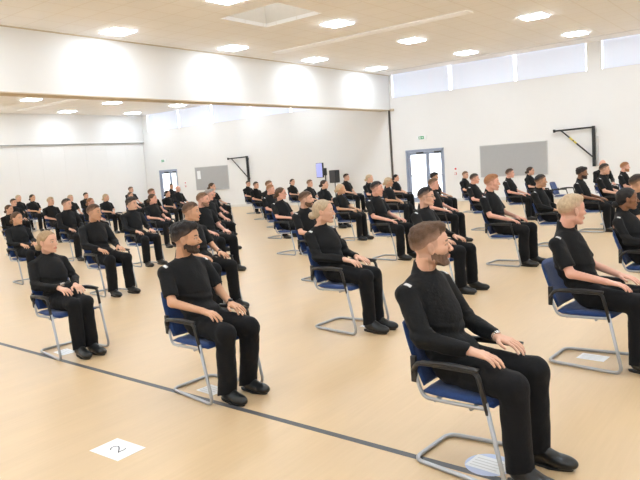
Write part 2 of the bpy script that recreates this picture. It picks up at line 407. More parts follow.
def hair_mesh(P, R, style, h, seed):
    hc, s = P['hc'], P['hs']; v = Vol(hc-.2, hc+.2, h); T = lambda p: hc+R@(np.array(p,float)*s)
    E = lambda c, r, k=.015, Rl=None: v.put(el(T(c), [q*s for q in r], R if Rl is None else R@Rl), k)
    bun = style.startswith('bun'); e = .008 if bun else (.010 if style=='curly' else .0055)
    E((-.014,0,.032), (.094+e,.0745+e,.083+e), .01)
    if style in ('short','flat','quiff','curly','crop'):
        E((.040,0,.040), (.045+e,.056+e*.6,.040+e), .02)
    if style == 'short': E((.004,0,.066), (.084,.063,.060), .02)
    if style == 'crop': E((.004,0,.060), (.084,.064,.060), .02)
    if style == 'flat': E((.008,0,.078), (.080,.060,.052), .02); E((.052,0,.086), (.032,.044,.026), .02)
    if style == 'quiff': E((-.006,0,.078), (.088,.060,.056), .02); E((.054,0,.094), (.038,.046,.034), .02); E((-.06,0,.065), (.05,.055,.05), .02)
    if style == 'curly': E((-.010,0,.082), (.098,.076,.064), .02); E((.050,0,.090), (.050,.060,.040), .02); E((-.065,0,.07), (.05,.065,.055), .02)
    if bun:
        E((.036,0,.040), (.048+e,.060+e*.5,.044+e), .02)
        E((-.060,0,-.010), (.048,.058,.058), .02)
        bz = {'bun':-.030,'bunlow':-.050,'bunhigh':.03}[style]
        E((-.122,0,bz), (.036,.042,.038), .008)
    X,Y,Z = v.ax[0][:,None,None], v.ax[1][None,:,None], v.ax[2][None,None,:]
    dx,dy,dz = X-hc[0], Y-hc[1], Z-hc[2]
    lx = (R[0,0]*dx+R[1,0]*dy+R[2,0]*dz)/s; ly = (R[0,1]*dx+R[1,1]*dy+R[2,1]*dz)/s; lz = (R[0,2]*dx+R[1,2]*dy+R[2,2]*dz)/s
    am = {'curly':.0030,'quiff':.002,'short':.0018,'flat':.0015,'crop':.001}.get(style,.0012)
    v.F += (wob(seed, 150, am)(lx*.55,ly,lz)+wob(seed+3, 70, am)(lx*.5,ly,lz)).astype(np.float32)
    if bun: hl = lin([-.2,-.10,-.07,-.035,-.005,.02,.05,.062,.2],[-.09,-.085,-.075,-.045,.010,.018,.050,.078,.078])(lx)
    else:   hl = lin([-.2,-.10,-.07,-.035,-.012,.012,.022,.05,.066,.2],[-.012,-.012,-.010,.008,.028,.032,.036,.052,.068,.070])(lx)
    if not bun and style != 'curly': v.F += (np.clip(1-(lz-hl)/.035,0,1)*.0035).astype(np.float32)
    g = (hl-lz)*.75; 
    if bun: g = np.where(lx < -.09, -.1, g)
    k = .006; F = v.F; t = np.clip(.5+.5*(g-F)/k,0,1); v.F = (F*(1-t)+g*t+k*t*(1-t)).astype(np.float32)
    me, VV = v.mesh('hair'); L = ((VV-hc)@R)/s; x,y,z = L.T
    if bun: q = np.clip(1-(z-lin([-.2,.05,.062,.2],[-.2,.050,.078,.078])(x))/.012,0,1)*(x>.03)*.5
    else: q = np.clip(1-(z-np.interp(x,[-.2,-.10,-.07,-.035,-.012,.012,.022,.05,.066,.2],[-.012,-.012,-.010,.008,.028,.032,.036,.052,.068,.070]))/(np.where(x>.05,.010,.050)),0,1)*{'curly':.2,'flat':.95,'crop':.9}.get(style,.95)
    a = me.color_attributes.new('crop','FLOAT_COLOR','POINT'); q = q**.8; a.data.foreach_set('color', np.stack([q,q,q,q],1).astype(np.float32).ravel())
    return me
def beard_mesh(P, R, h, full=1.0):
    hc, s = P['hc'], P['hs']; v = Vol(hc-.16, hc+.16, h); T = lambda p: hc+R@(np.array(p,float)*s); e = .005*full
    E = lambda c, r, k: v.put(el(T(c), [(q+e)*s for q in r], R), k)
    E((.022,0,-.015), (.064,.059,.088), .02)
    for q in (-1,1):
        v.put(rc(T((-.018,q*.052,-.050)), T((.05,q*.020,-.094)), (.019+e)*s, (.018+e)*s), .02)
    E((.066,0,-.100), (.019,.020,.014), .014); E((.060,0,-.062), (.026,.028,.022), .015)
    X,Y,Z = v.ax[0][:,None,None], v.ax[1][None,:,None], v.ax[2][None,None,:]
    dx,dy,dz = X-hc[0], Y-hc[1], Z-hc[2]
    lx = (R[0,0]*dx+R[1,0]*dy+R[2,0]*dz)/s; ly = (R[0,1]*dx+R[1,1]*dy+R[2,1]*dz)/s; lz = (R[0,2]*dx+R[1,2]*dy+R[2,2]*dz)/s
    v.F += wob(3,150,.0012)(lx,ly,lz).astype(np.float32)
    top = lin([-.03,.0,.03,.06,.08,.1],[.0,-.015,-.036,-.046,-.044,-.044])(lx)
    g = (lz-top)*.9; g = np.maximum(g, (-.012-lx)); 
    lip = .0-( np.sqrt((ly/.024)**2+((lz+.066)/.012)**2)-1)*.012; lip = np.where(lx>.05, lip, -1)
    g = np.maximum(g, lip); k=.004; F=v.F; t=np.clip(.5+.5*(g-F)/k,0,1); v.F=(F*(1-t)+g*t+k*t*(1-t)).astype(np.float32)
    me, VV = v.mesh('beard'); q = np.full(len(VV), .45 if full < .5 else .15)
    a = me.color_attributes.new('crop','FLOAT_COLOR','POINT'); a.data.foreach_set('color', np.stack([q,q,q,q],1).astype(np.float32).ravel())
    return me

SK = {'fair':(.70,.42,.30),'tan':(.60,.34,.21),'pink':(.72,.40,.30),'brown':(.25,.12,.065),'olive':(.50,.28,.17)}
HA = {'black':(.010,.008,.008),'dark':(.028,.016,.010),'brown':(.085,.043,.021),'mid':(.14,.075,.036),'ginger':(.30,.13,.05),'blond':(.50,.37,.235),'ash':(.46,.35,.23),'sand':(.36,.24,.13),'grey':(.28,.25,.23),'darkbrown':(.045,.024,.014)}
_sm, _hm = {}, {}
def smat(sk, ha):
    if (sk,ha) not in _sm: _sm[(sk,ha)] = skin_mat('skin_%s_%s'%(sk,ha), SK[sk], HA[ha])
    return _sm[(sk,ha)]
def hmat(ha, sk):
    if (ha,sk) not in _hm: _hm[(ha,sk)] = hair_mat('hair_%s_%s'%(ha,sk), HA[ha], SK[sk])
    return _hm[(ha,sk)]
def glasses(P, R, parent):
    bm = bmesh.new(); T = lambda p: P['hc']+R@(np.array(p)*P['hs'])
    for q in (-1,1):
        tube(bm, [T((.092-.004*abs(math.cos(a)),q*.031+.021*math.cos(a),.0+.014*math.sin(a))) for a in np.linspace(0,2*math.pi,16,endpoint=False)], .0016, 5, closed=True)
        tube(bm, [T(p) for p in ((.088,q*.052,.004),(.03,q*.073,.004),(-.012,q*.083,.002))], .0016, 5)
    tube(bm, [T(p) for p in ((.092,-.010,.004),(.095,0,.007),(.092,.010,.004))], .0016, 5)
    return obj('glasses', fin(bm,'glasses'), M['plastic'], parent)
def watch(P, i, parent, m):
    e, w = P['elb'][i], P['wri'][i]; ax = Vector((w-e)).normalized(); c = Vector(w)-ax*.004
    a = ax.cross(Vector((0,0,1))).normalized(); b = a.cross(ax)
    bm = bmesh.new(); tube(bm, [c+a*.0275*math.cos(t)+b*.025*math.sin(t) for t in np.linspace(0,2*math.pi,20,endpoint=False)], .0075, 6, closed=True, sx=1, sy=.45)
    o = obj('watch', fin(bm,'watch'), m, parent)
    bm = bmesh.new(); sgn = 1 if b.z > 0 else -1
    tube(bm, [c+b*sgn*.023, c+b*sgn*.034], .018, 14); obj('watch_case', fin(bm,'case'), m, o)
    return o
def badge(P, i, parent, fem=False):
    p = P['sh'][i]; s = (-1,1)[i]; bm = bmesh.new(); r = .052 if not fem else .045
    from mathutils.bvhtree import BVHTree
    k_ = ('bvh', parent.data.name)
    if k_ not in _cache: _cache[k_] = BVHTree.FromPolygons([v.co for v in parent.data.vertices], [tuple(q.vertices) for q in parent.data.polygons])
    T = _cache[k_]
    # a little white slide lying over the top of the shoulder
    a0 = P['nb']+[0,s*.035,-.030]; b0 = p+[0,0,-.004]; u = (b0-a0)/np.linalg.norm(b0-a0); c = b0-u*.012
    n = np.array([0.35,-0*s,1.]); n -= u*(n@u); n /= np.linalg.norm(n); f = np.cross(u,n)
    vs = []
    for t in (0,1):
        row = []
        for q in np.linspace(-.32,.32,5):
            dirn = n*math.cos(q)+f*math.sin(q); pt = Vector(c+u*(t*.024-.012)); h_ = T.ray_cast(pt+Vector(dirn)*.2, -Vector(dirn))[0]; row.append((h_ if h_ is not None else pt+Vector(dirn)*r)+Vector(dirn)*.004)
        vs.append(row)
    top = [[bm.verts.new(x) for x in row] for row in vs]
    bot = [[bm.verts.new(x-Vector(n)*.008) for x in row] for row in vs]
    for k in range(4):
        bm.faces.new((top[0][k],top[0][k+1],top[1][k+1],top[1][k])); bm.faces.new((bot[0][k],bot[1][k],bot[1][k+1],bot[0][k+1]))
        for t in (0,1): bm.faces.new((top[t][k],bot[t][k],bot[t][k+1],top[t][k+1]))
    for k in (0,4): bm.faces.new((top[0][k],top[1][k],bot[1][k],bot[0][k]))
    return obj('shoulder_badge', fin(bm,'badge'), M['badge'], parent, smooth=False)
_cache = {}
def person(d, loc, s):
    fem = d['sex']=='f'; h = d.get('res', .009); yaw = d['yaw']; pitch = d.get('pitch', -.03)
    near = h < .007
    root = empty('person', loc, -TH+d.get('turn',0), s)
    stub = d.get('stub', 0); fade = 1 if d['hair'] in ('short','flat','quiff','curly','crop') else 0
    P = pose(fem, d['hands'], d.get('lean',0), d.get('spread'), d.get('legs',0), d.get('ax',0)); P['stub'] = stub; P['fade'] = fade*.45; P['curl'] = d.get('curl',.3); P['tat'] = d.get('tat',0)
    R = rotm(yaw, pitch); key = (d.get('ax',0), d.get('tat',0), fem, d['hands'], round(yaw,2), round(pitch,2), h, stub, fade, d.get('lean',0), d.get('spread'), d.get('legs',0)); seed = d.get('seed', 3 if not near else int(abs(loc[0]*100))%50)
    def get(kind, k, fn):
        kk = (kind,)+k
        if kk not in _cache: _cache[kk] = fn()
        return _cache[kk]
    def put(nm, me, m, par=root):
        o = bpy.data.objects.new(nm, me); C.objects.link(o); o.parent = par
        if not len(me.materials): me.materials.append(m)
        elif me.materials[0] is not m:
            o.material_slots[0].link = 'OBJECT'; o.material_slots[0].material = m
        return o
    put('body', get('body', key, lambda: body_mesh(P, R, fem, h)), smat(d['skin'], d['hcol']))
    kb = (fem, d['hands'], h, d.get('lean',0), d.get('spread'), d.get('legs',0), d.get('ax',0), seed)
    hs = h if near else .012
    sh = put('shirt', get('shirt', kb+(d['sleeve'],), lambda: shirt_mesh(P, d['sleeve'], fem, max(hs,.005), seed)), M['cloth'])
    put('trousers', get('tr', kb, lambda: trouser_mesh(P, fem, max(hs,.005), seed)), M['cloth2'])
    for i in (0,1):
        up, so = get('shoe%d'%i, kb, lambda: shoe_mesh(P, i, .004 if near else .009))
        o = put('shoe', up, M['shoe']); put('sole', so, M['sole'], o)
    if d['hair'] != 'bald':
        put('hair', get('hair', (fem, d['hair'], round(yaw,2), round(pitch,2), h, d.get('lean',0)), lambda: hair_mesh(P, R, d['hair'], .0035 if near else .007, 11)), hmat(d['hcol'], d['skin']))
    if d.get('beard'): put('beard', get('beard', (fem, d['beard'], round(yaw,2), round(pitch,2), h, d.get('lean',0)), lambda: beard_mesh(P, R, .0035 if near else .006, d['beard'])), hmat(d.get('bcol', d['hcol']), d['skin']))
    ex = d.get('extra', '')
    if 'g' in ex: glasses(P, R, root)
    if 'w' in ex: watch(P, 1, root, M['steel'] if 'W' in ex else M['plastic'])
    if 'b' in ex:
        badge(P, 0, sh, fem); badge(P, 1, sh, fem)
    if 'B' in ex:
        from mathutils.bvhtree import BVHTree
        T = BVHTree.FromPolygons([v.co for v in sh.data.vertices], [tuple(q.vertices) for q in sh.data.polygons]); cb = Vector((.0,0,.695)); pts = []
        for t in np.linspace(0,2*math.pi,36,endpoint=False):
            dv = Vector((math.cos(t),math.sin(t),0)); hp = T.ray_cast(cb, dv)[0]; pts.append(hp+dv*.004 if hp is not None else cb+dv*.13)
        xf = pts[0].x
        tube(bm := bmesh.new(), pts, .018, 6, closed=True, sx=.35, sy=1); b = obj('belt', fin(bm,'belt'), M['shoe'], root)
        bm = bmesh.new(); box(bm, (xf+.002,-.026,.675), (xf+.014,.026,.715), .003); obj('buckle', fin(bm,'buckle'), M['steel'], b)
    tag(root, d['label'], 'person', d['group'])
    return root

# ------------------------------------------------------------------ chair
def chair_parts():
    P = {}
    bm = bmesh.new(); nx, ny = 12, 10; g = {}
    for side in (1,0):
        for i in range(nx+1):
            for j in range(ny+1):
                a = i/nx*2-1; b = j/ny*2-1; rx = .225; ry = .225
                # squircle outline
                x = a*rx*math.sqrt(1-.10*b*b); y = b*ry*math.sqrt(1-.10*a*a)
                e = max(abs(a)**8, abs(b)**8); z = .455-.018*e-.012*max(0,a)**3-.010*(1-b*b)*(1-a*a) if side else .405+.012*e-.010*max(0,a)**3
                if e > .999: z = (.43 if side else .4299)-.010*max(0,a)**3
                g[side,i,j] = bm.verts.new((x,y,z))
    for side in (1,0):
        for i in range(nx):
            for j in range(ny):
                f = [g[side,i,j],g[side,i+1,j],g[side,i+1,j+1],g[side,i,j+1]]; bm.faces.new(f if side else f[::-1])
    bmesh.ops.remove_doubles(bm, verts=bm.verts, dist=.0008)
    P['seat'] = (fin(bm,'seat'), M['blue'])
    bm = bmesh.new(); g = {}; nz = 12
    for side in (1,0):
        for i in range(nz+1):
            for j in range(ny+1):
                a = i/nz*2-1; b = j/ny*2-1; z = .632+.182*a*math.sqrt(1-.12*b*b); y = .215*b*math.sqrt(1-.14*a*a)*(1-.03*a)
                e = max(abs(a)**8, abs(b)**8); x0 = -.200-.37*(z-.46)-.028*(1-b*b)
                x = x0+(.016-.012*e if side else -.016+.012*e)
                if e > .999: x = x0
                g[side,i,j] = bm.verts.new((x,y,z))
    for side in (1,0):
        for i in range(nz):
            for j in range(ny):
                f = [g[side,i,j],g[side,i,j+1],g[side,i+1,j+1],g[side,i+1,j]]; bm.faces.new(f[::-1] if side else f)
    bmesh.ops.remove_doubles(bm, verts=bm.verts, dist=.0008)
    P['backrest'] = (fin(bm,'backrest'), M['blue'])
    r = .0125
    bm = bmesh.new(); q = .262; qr = .198
    pts = [(.095,q,.49),(.175,q,.013+r*.0),(-.20,qr+.01,.013)]
    loop = [(.195,q,.46),(.290,q,.014),(-.295,qr,.014),(-.295,-qr,.014),(.290,-q,.014),(.195,-q,.46)]
    tube(bm, fillet(loop, .07, 6), r, 10)
    P['frame'] = (fin(bm,'frame'), M['metal'])
    bm = bmesh.new()
    for s in (-1,1):
        tube(bm, fillet([(.200,s*.255,.425),(.05,s*.235,.412),(-.190,s*.225,.405),(-.230,s*.215,.48),(-.258,s*.205,.57)], .06, 5), .011, 8)
    tube(bm, [(.10,-.245,.402),(.10,.245,.402)], .010, 8); tube(bm, [(-.12,-.23,.402),(-.12,.23,.402)], .010, 8)
    P['seat_rail'] = (fin(bm,'seat_rail'), M['metal'])
    for nm, s in (('armrest',-1),('armrest',1)):
        bm = bmesh.new()
        tube(bm, fillet([(.206,s*.262,.40),(.155,s*.268,.615),(-.195,s*.262,.612),(-.252,s*.222,.55)], .035, 5), .0135, 8)
        tube(bm, fillet([(.165,s*.268,.624),(.0,s*.272,.634),(-.165,s*.268,.620)], .05, 4), .0155, 8, sx=1.2, sy=.7)
        P[nm+str(s)] = (fin(bm,nm), M['plastic'])
    for s in (-1,1):
        bm = bmesh.new(); box(bm, (-.268,s*.215-.012,.48), (-.232,s*.215+.012,.63), .006)
        P['back_bracket'+str(s)] = (fin(bm,'back_bracket'), M['plastic'])
    return P
CP = chair_parts()
def first_chair(loc, rz, s):
    r = empty('chair', loc, rz, s)
    for k,(me,m) in CP.items():
        o = obj(k.rstrip('-1'), me, m, r)
    return r
proto = None
def chair(loc, rz, s, label, group):
    global proto
    if proto is None: proto = r = first_chair(loc, rz, s)
    else:
        r = proto.copy(); C.objects.link(r); r.location = loc; r.rotation_euler = (0,0,rz); r.scale = (s,s,s)
        for ch in list(proto.children):
            c = ch.copy(); C.objects.link(c); c.parent = r
    tag(r, label, 'chair', group); return r

# ------------------------------------------------------------------ camera (also used to seat people along their rows)
F_, PI_, RO_, YA_, HH = 639.3, .117, -.072, -.653, 1.699
cam = bpy.data.objects.new('camera', bpy.data.cameras.new('camera')); C.objects.link(cam)
cy, sy, cp, sp = math.cos(YA_), math.sin(YA_), math.cos(PI_), math.sin(PI_)
Fw = Vector((sy*cp, cy*cp, -sp)); Rt = Vector((cy,-sy,0)); Up = Rt.cross(Fw)
c_, s_ = math.cos(RO_), math.sin(RO_); R2 = Rt*c_+Up*s_; U2 = Rt*-s_+Up*c_
mw = Matrix((R2, U2, -Fw)).transposed().to_4x4(); mw.translation = (0,0,HH); cam.matrix_world = mw
cam.data.sensor_width = 36; cam.data.lens = F_/640*36; cam.data.clip_end = 200; cam.data.clip_start = .05
bpy.context.scene.camera = cam
def ray(x, y): return Fw+R2*((x-320)/F_)-U2*((y-240)/F_)
def at_y(x, y, Y):
    d = ray(x,y); return Vector((0,0,HH))+d*(Y/d.y)
U = Vector((math.cos(TH),-math.sin(TH),0)); V_ = Vector((math.sin(TH),math.cos(TH),0))
ORG = Vector((-1.658,3.195,0)); PITCH = 2.006
def in_row(x, y, j):
    d = ray(x,y); d2 = Vector((d.x,d.y,0)); t = (ORG.dot(V_)+j*PITCH)/d2.dot(V_); return Vector((0,0,HH))+d*t

exec_rows = True
# id: (head-top pixel from the survey of the photo, row, sex, sleeve, hair, colour, skin, yaw, options)
PPL = [
 ('front row on the black floor line', 0, [
  (46,231,'f','long','bunlow','sand','fair',.42,dict(res=.0045,extra='B',stub=0,legs=-.01,spread=.066)),
  (184,222,'m','short','curly','black','tan',.66,dict(res=.0045,beard=.55,extra='bw',stub=.5,co=-.05,ax=-.07,spread=.12,legs=-.03)),
  (428,223,'m','long','quiff','brown','fair',.62,dict(res=.0035,beard=.4,bcol='darkbrown',extra='bwW',stub=.5,pitch=-.08,legs=-.03))]),
 ('second row', 1, [
  (16,212,'f','long','bunlow','brown','tan',.45,dict()),
  (93,205,'m','long','short','brown','tan',.50,dict(res=.006)),
  (190,203,'m','short','short','brown','tan',.62,dict(res=.006,extra='w')),
  (322,200,'f','long','bun','ash','fair',.50,dict(res=.0045,extra='b',legs=-.02,spread=.07)),
  (570,196,'m','short','flat','blond','pink',.85,dict(res=.0045,co=-.09,extra='b'))]),
 ('third row', 2, [
  (8.5,205,'f','long','bunlow','brown','fair',.5,dict()),
  (66,199,'m','long','short','dark','fair',.5,dict()),
  (131,197,'m','long','curly','dark','fair',.35,dict()),
  (202,193,'m','short','short','mid','pink',.6,dict(beard=.45,stub=.5)),
  (305,192,'m','short','short','brown','fair',.55,dict(beard=.75,stub=.5,extra='b')),
  (425,188,'m','long','short','black','fair',.35,dict(res=.006,extra='gb')),
  (626,188,'f','long','bunlow','black','brown',.42,dict(res=.006,extra='b'))]),
 ('fourth row', 3, [
  (13,199,'m','long','short','dark','fair',.4,dict()),
  (50,197.5,'m','short','flat','blond','fair',.5,dict(hands='lap')),
  (90,198,'f','long','bunlow','ginger','pink',.5,dict(extra='g')),
  (152,194,'f','short','bunlow','brown','pink',.6,dict()),
  (208,190,'m','short','crop','grey','pink',.6,dict(extra='g')),
  (280,187.5,'f','short','bunlow','brown','pink',.6,dict(extra='gb')),
  (376,182,'m','short','short','black','pink',.5,dict(res=.006,extra='b')),
  (491,175,'m','short','flat','ginger','pink',.45,dict(res=.006,tat=1,extra='b')),
  (637,175,'m','short','short','dark','tan',.4,dict(extra='b'))]),
 ('fifth row', 4, [
  (18.1,195,'f','long','bunlow','blond','fair',.4,dict()),
  (32,194.5,'f','short','bunlow','dark','tan',.4,dict(hands='lap')),
  (70,195,'m','short','crop','blond','fair',.4,dict()),
  (105.5,194,'f','short','bunlow','blond','fair',.5,dict(hands='lap')),
  (151,189,'m','short','short','mid','pink',.5,dict()),
  (211,189,'m','short','crop','grey','pink',.6,dict()),
  (270,185,'m','short','crop','ginger','pink',.5,dict(extra='b')),
  (340,184,'f','short','bun','blond','tan',.5,dict()),
  (433,178.5,'m','short','crop','mid','pink',.4,dict(extra='b')),
  (540,175,'m','long','short','black','olive',.4,dict(extra='b'))]),
 ('sixth row', 5, [
  (85.5,192.8,'m','long','short','black','fair',.5,dict()),
  (130,192,'f','short','bunlow','brown','fair',.4,dict()),
  (167,190.5,'f','short','bunlow','dark','fair',.4,dict(hands='lap')),
  (211.5,182,'f','short','bun','brown','fair',.5,dict()),
  (268.5,181,'m','short','short','mid','fair',.5,dict()),
  (323.8,180,'f','short','bun','darkbrown','fair',.4,dict()),
  (388,177.5,'f','short','bun','blond','tan',.5,dict(hands='lap')),
  (474,174,'m','short','short','dark','pink',.4,dict(extra='b')),
  (581.5,167,'m','short','curly','black','brown',.3,dict(beard=.9,stub=.6,extra='b'))]),
 ('seventh row', 6, [
  (130.5,187,'m','short','short','brown','fair',.5,dict()),
  (177.5,186,'m','long','bald','blond','pink',.5,dict()),
  (255.6,182,'m','short','short','dark','fair',.2,dict(hands='lap')),
  (309.4,180,'m','short','short','mid','fair',.2,dict()),
  (369,174.5,'f','short','bun','blond','fair',.3,dict()),
  (434,172.5,'m','short','curly','black','olive',.3,dict()),
  (509.4,169,'m','short','short','darkbrown','pink',.4,dict(extra='b')),
  (604,164,'m','short','short','dark','fair',.3,dict(row=5.6,extra='b')),
  (624.5,162.5,'m','short','short','ginger','pink',.3,dict(row=6.5,beard=.7,extra='b'))]),
 ('back row nearest the far wall', 7, [
  (171,184,'m','long','short','black','tan',-.2,dict()),
  (247.8,181,'m','short','short','dark','fair',-.1,dict(hands='lap')),
  (292,179,'f','short','bun','dark','fair',-.1,dict(hands='lap')),
  (346,174,'m','short','short','dark','fair',.3,dict(hands='lap')),
  (395.5,174.5,'f','short','bun','black','fair',.3,dict(hands='lap')),
  (465,171.5,'m','short','crop','mid','fair',-.1,dict(hands='lap')),
  (530,167,'f','short','bun','darkbrown','fair',.2,dict(hands='lap')),
  (602.5,160,'m','long','bald','blond','pink',-.1,dict(turn=-.9,row=7.6))]),
]
ORD = ['leftmost','second from left','third from left','fourth from left','fifth from left','sixth from left','seventh from left','eighth from left','ninth from left','tenth from left']
SP = {(0,0):('person in belted long-sleeved black uniform seated furthest left on the black floor line','under the belted person, furthest left on the black floor line'),
 (0,1):('person in short-sleeved black uniform seated mid-way along the black floor line, dark watch','under the short-sleeved person on the black floor line'),
 (0,2):('person in long-sleeved black uniform with silver watch seated nearest, bottom right','nearest the camera at bottom right'),
 (1,3):('person in long-sleeved black uniform, hands on thighs, at picture centre','at picture centre, first behind the black floor line'),
 (1,4):('person in short-sleeved black uniform seen side-on, seated large at right edge','at the right edge under the large side-on person'),
 (7,7):('person in black seated turned towards the camera by right wall frame','beside the right wall frame, turned towards the camera')}
for (rowname, j, lst) in PPL:
    lst = sorted(lst, key=lambda a: a[0])
    for n, (x, y, sex, sl, hair, hcol, skin, yaw, o) in enumerate(lst):
        H = in_row(x, y, o.get('row', j)); canon = 1.325 if sex=='m' else 1.247
        if hair in ('quiff',): canon = 1.338
        if hair in ('curly',): canon = 1.345
        if hair in ('bald','crop'): canon = 1.325
        s = H.z/canon; s = min(max(s,.9),1.1)
        tr = o.get('turn',0)
        hx = -.105*s; a = -TH+tr; loc = Vector((H.x-hx*math.cos(a), H.y-hx*math.sin(a), 0))
        d = dict(sex=sex, sleeve=sl, hair=hair, hcol=hcol, skin=skin, yaw=yaw, hands='thigh', group='people in black seated in rows'); d.update(o)
        place = ('end seat of' if False else ORD[n])
        lab, cl = SP.get((j,n), ('person in %s-sleeved black uniform seated %s in the %s'%(sl, place, rowname if j<7 else 'back row'),
                                 'under the person %s in the %s'%(place, rowname if j<7 else 'back row')))
        d['label'] = lab
        if 'g' in d.get('extra','') and (j,n) not in SP: d['label'] = lab.replace('uniform seated','uniform and glasses seated')
        person(d, loc, s)
        cloc = loc+Vector((math.cos(a),math.sin(a),0))*(.14+o.get('co',0))*s
        chair(cloc, a, s, 'blue sled-frame armchair '+cl, 'blue chairs set out in rows')
c0 = at_y(549, 200, ORG.y+7*PITCH-.3); chair(Vector((c0.x+.2, 17.6, 0)), -TH, .97, 'empty blue armchair on silver frame standing right of the grey board', 'blue chairs set out in rows')

# ------------------------------------------------------------------ the hall
XR, YB, XW = 7.0, -6.0, -28.3
struct('floor', (XW,YB,-.1), (XR,D,0), M['floor'])
# ceiling with a square roof shaft
ox0, ox1, oy0, oy1 = -9.9, -8.3, 10.03, 11.5
bm = bmesh.new()
for a, b in (((XW,YB),(ox0,D)), ((ox1,YB),(XR,D)), ((ox0,YB),(ox1,oy0)), ((ox0,oy1),(ox1,D))): box(bm, (a[0],a[1],HC), (b[0],b[1],HC+.08))
o = obj('ceiling', fin(bm,'ceiling'), M['ceiling'], smooth=False); o['kind'] = 'structure'
bm = bmesh.new(); t = .03; z1 = HC+.55
box(bm, (ox0-t,oy0-t,HC+.08), (ox0,oy1+t,z1)); box(bm, (ox1,oy0-t,HC+.08), (ox1+t,oy1+t,z1)); box(bm, (ox0,oy0-t,HC+.08), (ox1,oy0,z1)); box(bm, (ox0,oy1,HC+.08), (ox1,oy1+t,z1)); box(bm, (ox0-t,oy0-t,z1), (ox1+t,oy1+t,z1+t))
bm2 = bmesh.new(); box(bm2, (ox0,oy0,z1-.02), (ox1,oy1,z1-.005)); g_ = obj('window_20', fin(bm2,'shaft_glow'), M['shaft_glow'], smooth=False); g_['kind'] = 'structure'  # added glowing sheet under the shaft top, lights the lining
o = obj('trim_1', fin(bm,'shaft'), M['shaft'], smooth=False); o['kind'] = 'structure'; tag(o, 'square roof shaft lining in the tiled ceiling')
# far wall with door and window openings
DR = (-12.24,-10.64,2.0); DL = (-26.9,-25.50,2.0)
wins = [(-12.66,-10.33),(-10.21,-7.93),(-7.83,-5.60),(-5.08,-2.7),(-2.58,-.2),(-.08,2.3),(2.42,4.8)]
wins2 = [(-27.45,-25.12),(-25.0,-22.72),(-22.6,-20.45),(-20.12,-17.84),(-17.72,-15.4),(-15.28,-13.1)]
bm = bmesh.new(); T_ = .3
xs = [XW, DL[0], DL[1], DR[0], DR[1], XR]
box(bm, (XW,D,0), (DL[0],D+T_,HW)); box(bm, (DL[0],D,DL[2]), (DL[1],D+T_,HW)); box(bm, (DL[1],D,0), (DR[0],D+T_,HW)); box(bm, (DR[0],D,DR[2]), (DR[1],D+T_,HW)); box(bm, (DR[1],D,0), (XR,D+T_,HW))
allw = sorted(wins2+wins); px = XW
for a, b in allw:
    if a-px > .2: box(bm, (px,D,HW), (a-.04,D+T_,HC))
    px = b+.04
box(bm, (px,D,HW), (XR,D+T_,HC))
o = obj('wall_back', fin(bm,'wall_back'), M['wall'], smooth=False); o['kind'] = 'structure'
for n, (a, b) in enumerate(allw):
    e = boxmesh('window_%d'%(n+1), (a-.058,D+.10,HW), (b+.058,D+.11,HC), M['gap']); e['kind'] = 'structure'
    boxmesh('blind', (a,D+.035,HW+.0), (b,D+.05,HC-.01), M['blind'], e)
    bm = bmesh.new(); box(bm, (a-.05,D-.012,HW-.03), (b+.05,D+.09,HW)); obj('window_sill', fin(bm,'sill'), M['wall'], e, smooth=False)
struct('wall_front', (XW,YB-.2,0), (XR,YB,HC), M['wall'])
struct('wall_right', (XR,YB,0), (XR+.2,D,HC), M['wall'])
struct('wall_left', (XW-.2,YB,0), (XW,D,HC), M['wall'])
# dropped header beams over the folding partitions
bm = bmesh.new(); box(bm, (XB-.45,YB,HB+.022), (XB,D,HC)); o = obj('wall_header', fin(bm,'header'), M['beam'], smooth=False); o['kind']='structure'
struct('trim_2', (XB-.46,YB,HB), (XB+.008,D,HB+.022), M['trim'])
struct('trim_3', (XB,YB,HC-.025), (XB+.012,D,HC), M['trim'])
bm = bmesh.new(); box(bm, (XL-.4,YB,3.53), (XL,D,HC)); o = obj('wall_header_left', fin(bm,'header'), M['beam'], smooth=False); o['kind']='structure'
struct('trim_4', (XL-.41,YB,3.50), (XL+.015,D,3.53), mat('grey_track',(.35,.35,.34),.6))
r = empty('folding_partition', (XL-.12,0,0)); tag(r, 'closed white folding partition filling the far left side of the hall', 'partition')
y = D-.02; k = 0
while y > YB+.3:
    y0 = max(y-1.15, YB+.02); boxmesh('panel', (-.045,y0+.0015,.02), (.045,y-.0015,3.495), M['wall'], r); y -= 1.15; k += 1
struct('trim_5', (XB-.08,D-.025,.0), (XB+.0,D-.003,HB), mat('dark_channel',(.10,.085,.07),.6))
struct('trim_6', (XB-.34,D-.07,.0), (XB-.085,D-.004,HB), M['wall'])
struct('trim_7', (XB+.02,D-.05,HB-.04), (XB+.18,D-.004,HB+.05), M['trim'])
# skirting
M['skirt'] = mat('skirting_paint', (.74,.72,.69), .5)
bm = bmesh.new()
for a, b in ((XL,DL[0]-.05),(DL[1]+.05,XB-.36),(XB+.02,DR[0]-.05),(DR[1]+.05,XR)): box(bm, (a,D-.018,0), (b,D-.001,.11), .003)
o = obj('baseboard_back', fin(bm,'bb'), M['skirt'], smooth=False); o['kind']='structure'
# pale strips in the ceiling; the broad ones have a faint glow added
struct('trim_8', (XB+.9,14.02,HC-.018), (-6.1,14.34,HC-.001), M['glow_strip']); struct('trim_9', (XL+1.2,14.45,HC-.018), (-20.5,14.80,HC-.001), M['glow_strip'])
struct('trim_10', (XB+.02,D-1.0,HC-.012), (XR,D-.93,HC-.001), M['badge'])
struct('trim_11', (-17.5,5.2,HC-.018), (-9.6,5.5,HC-.001), M['glow_strip']) if False else None
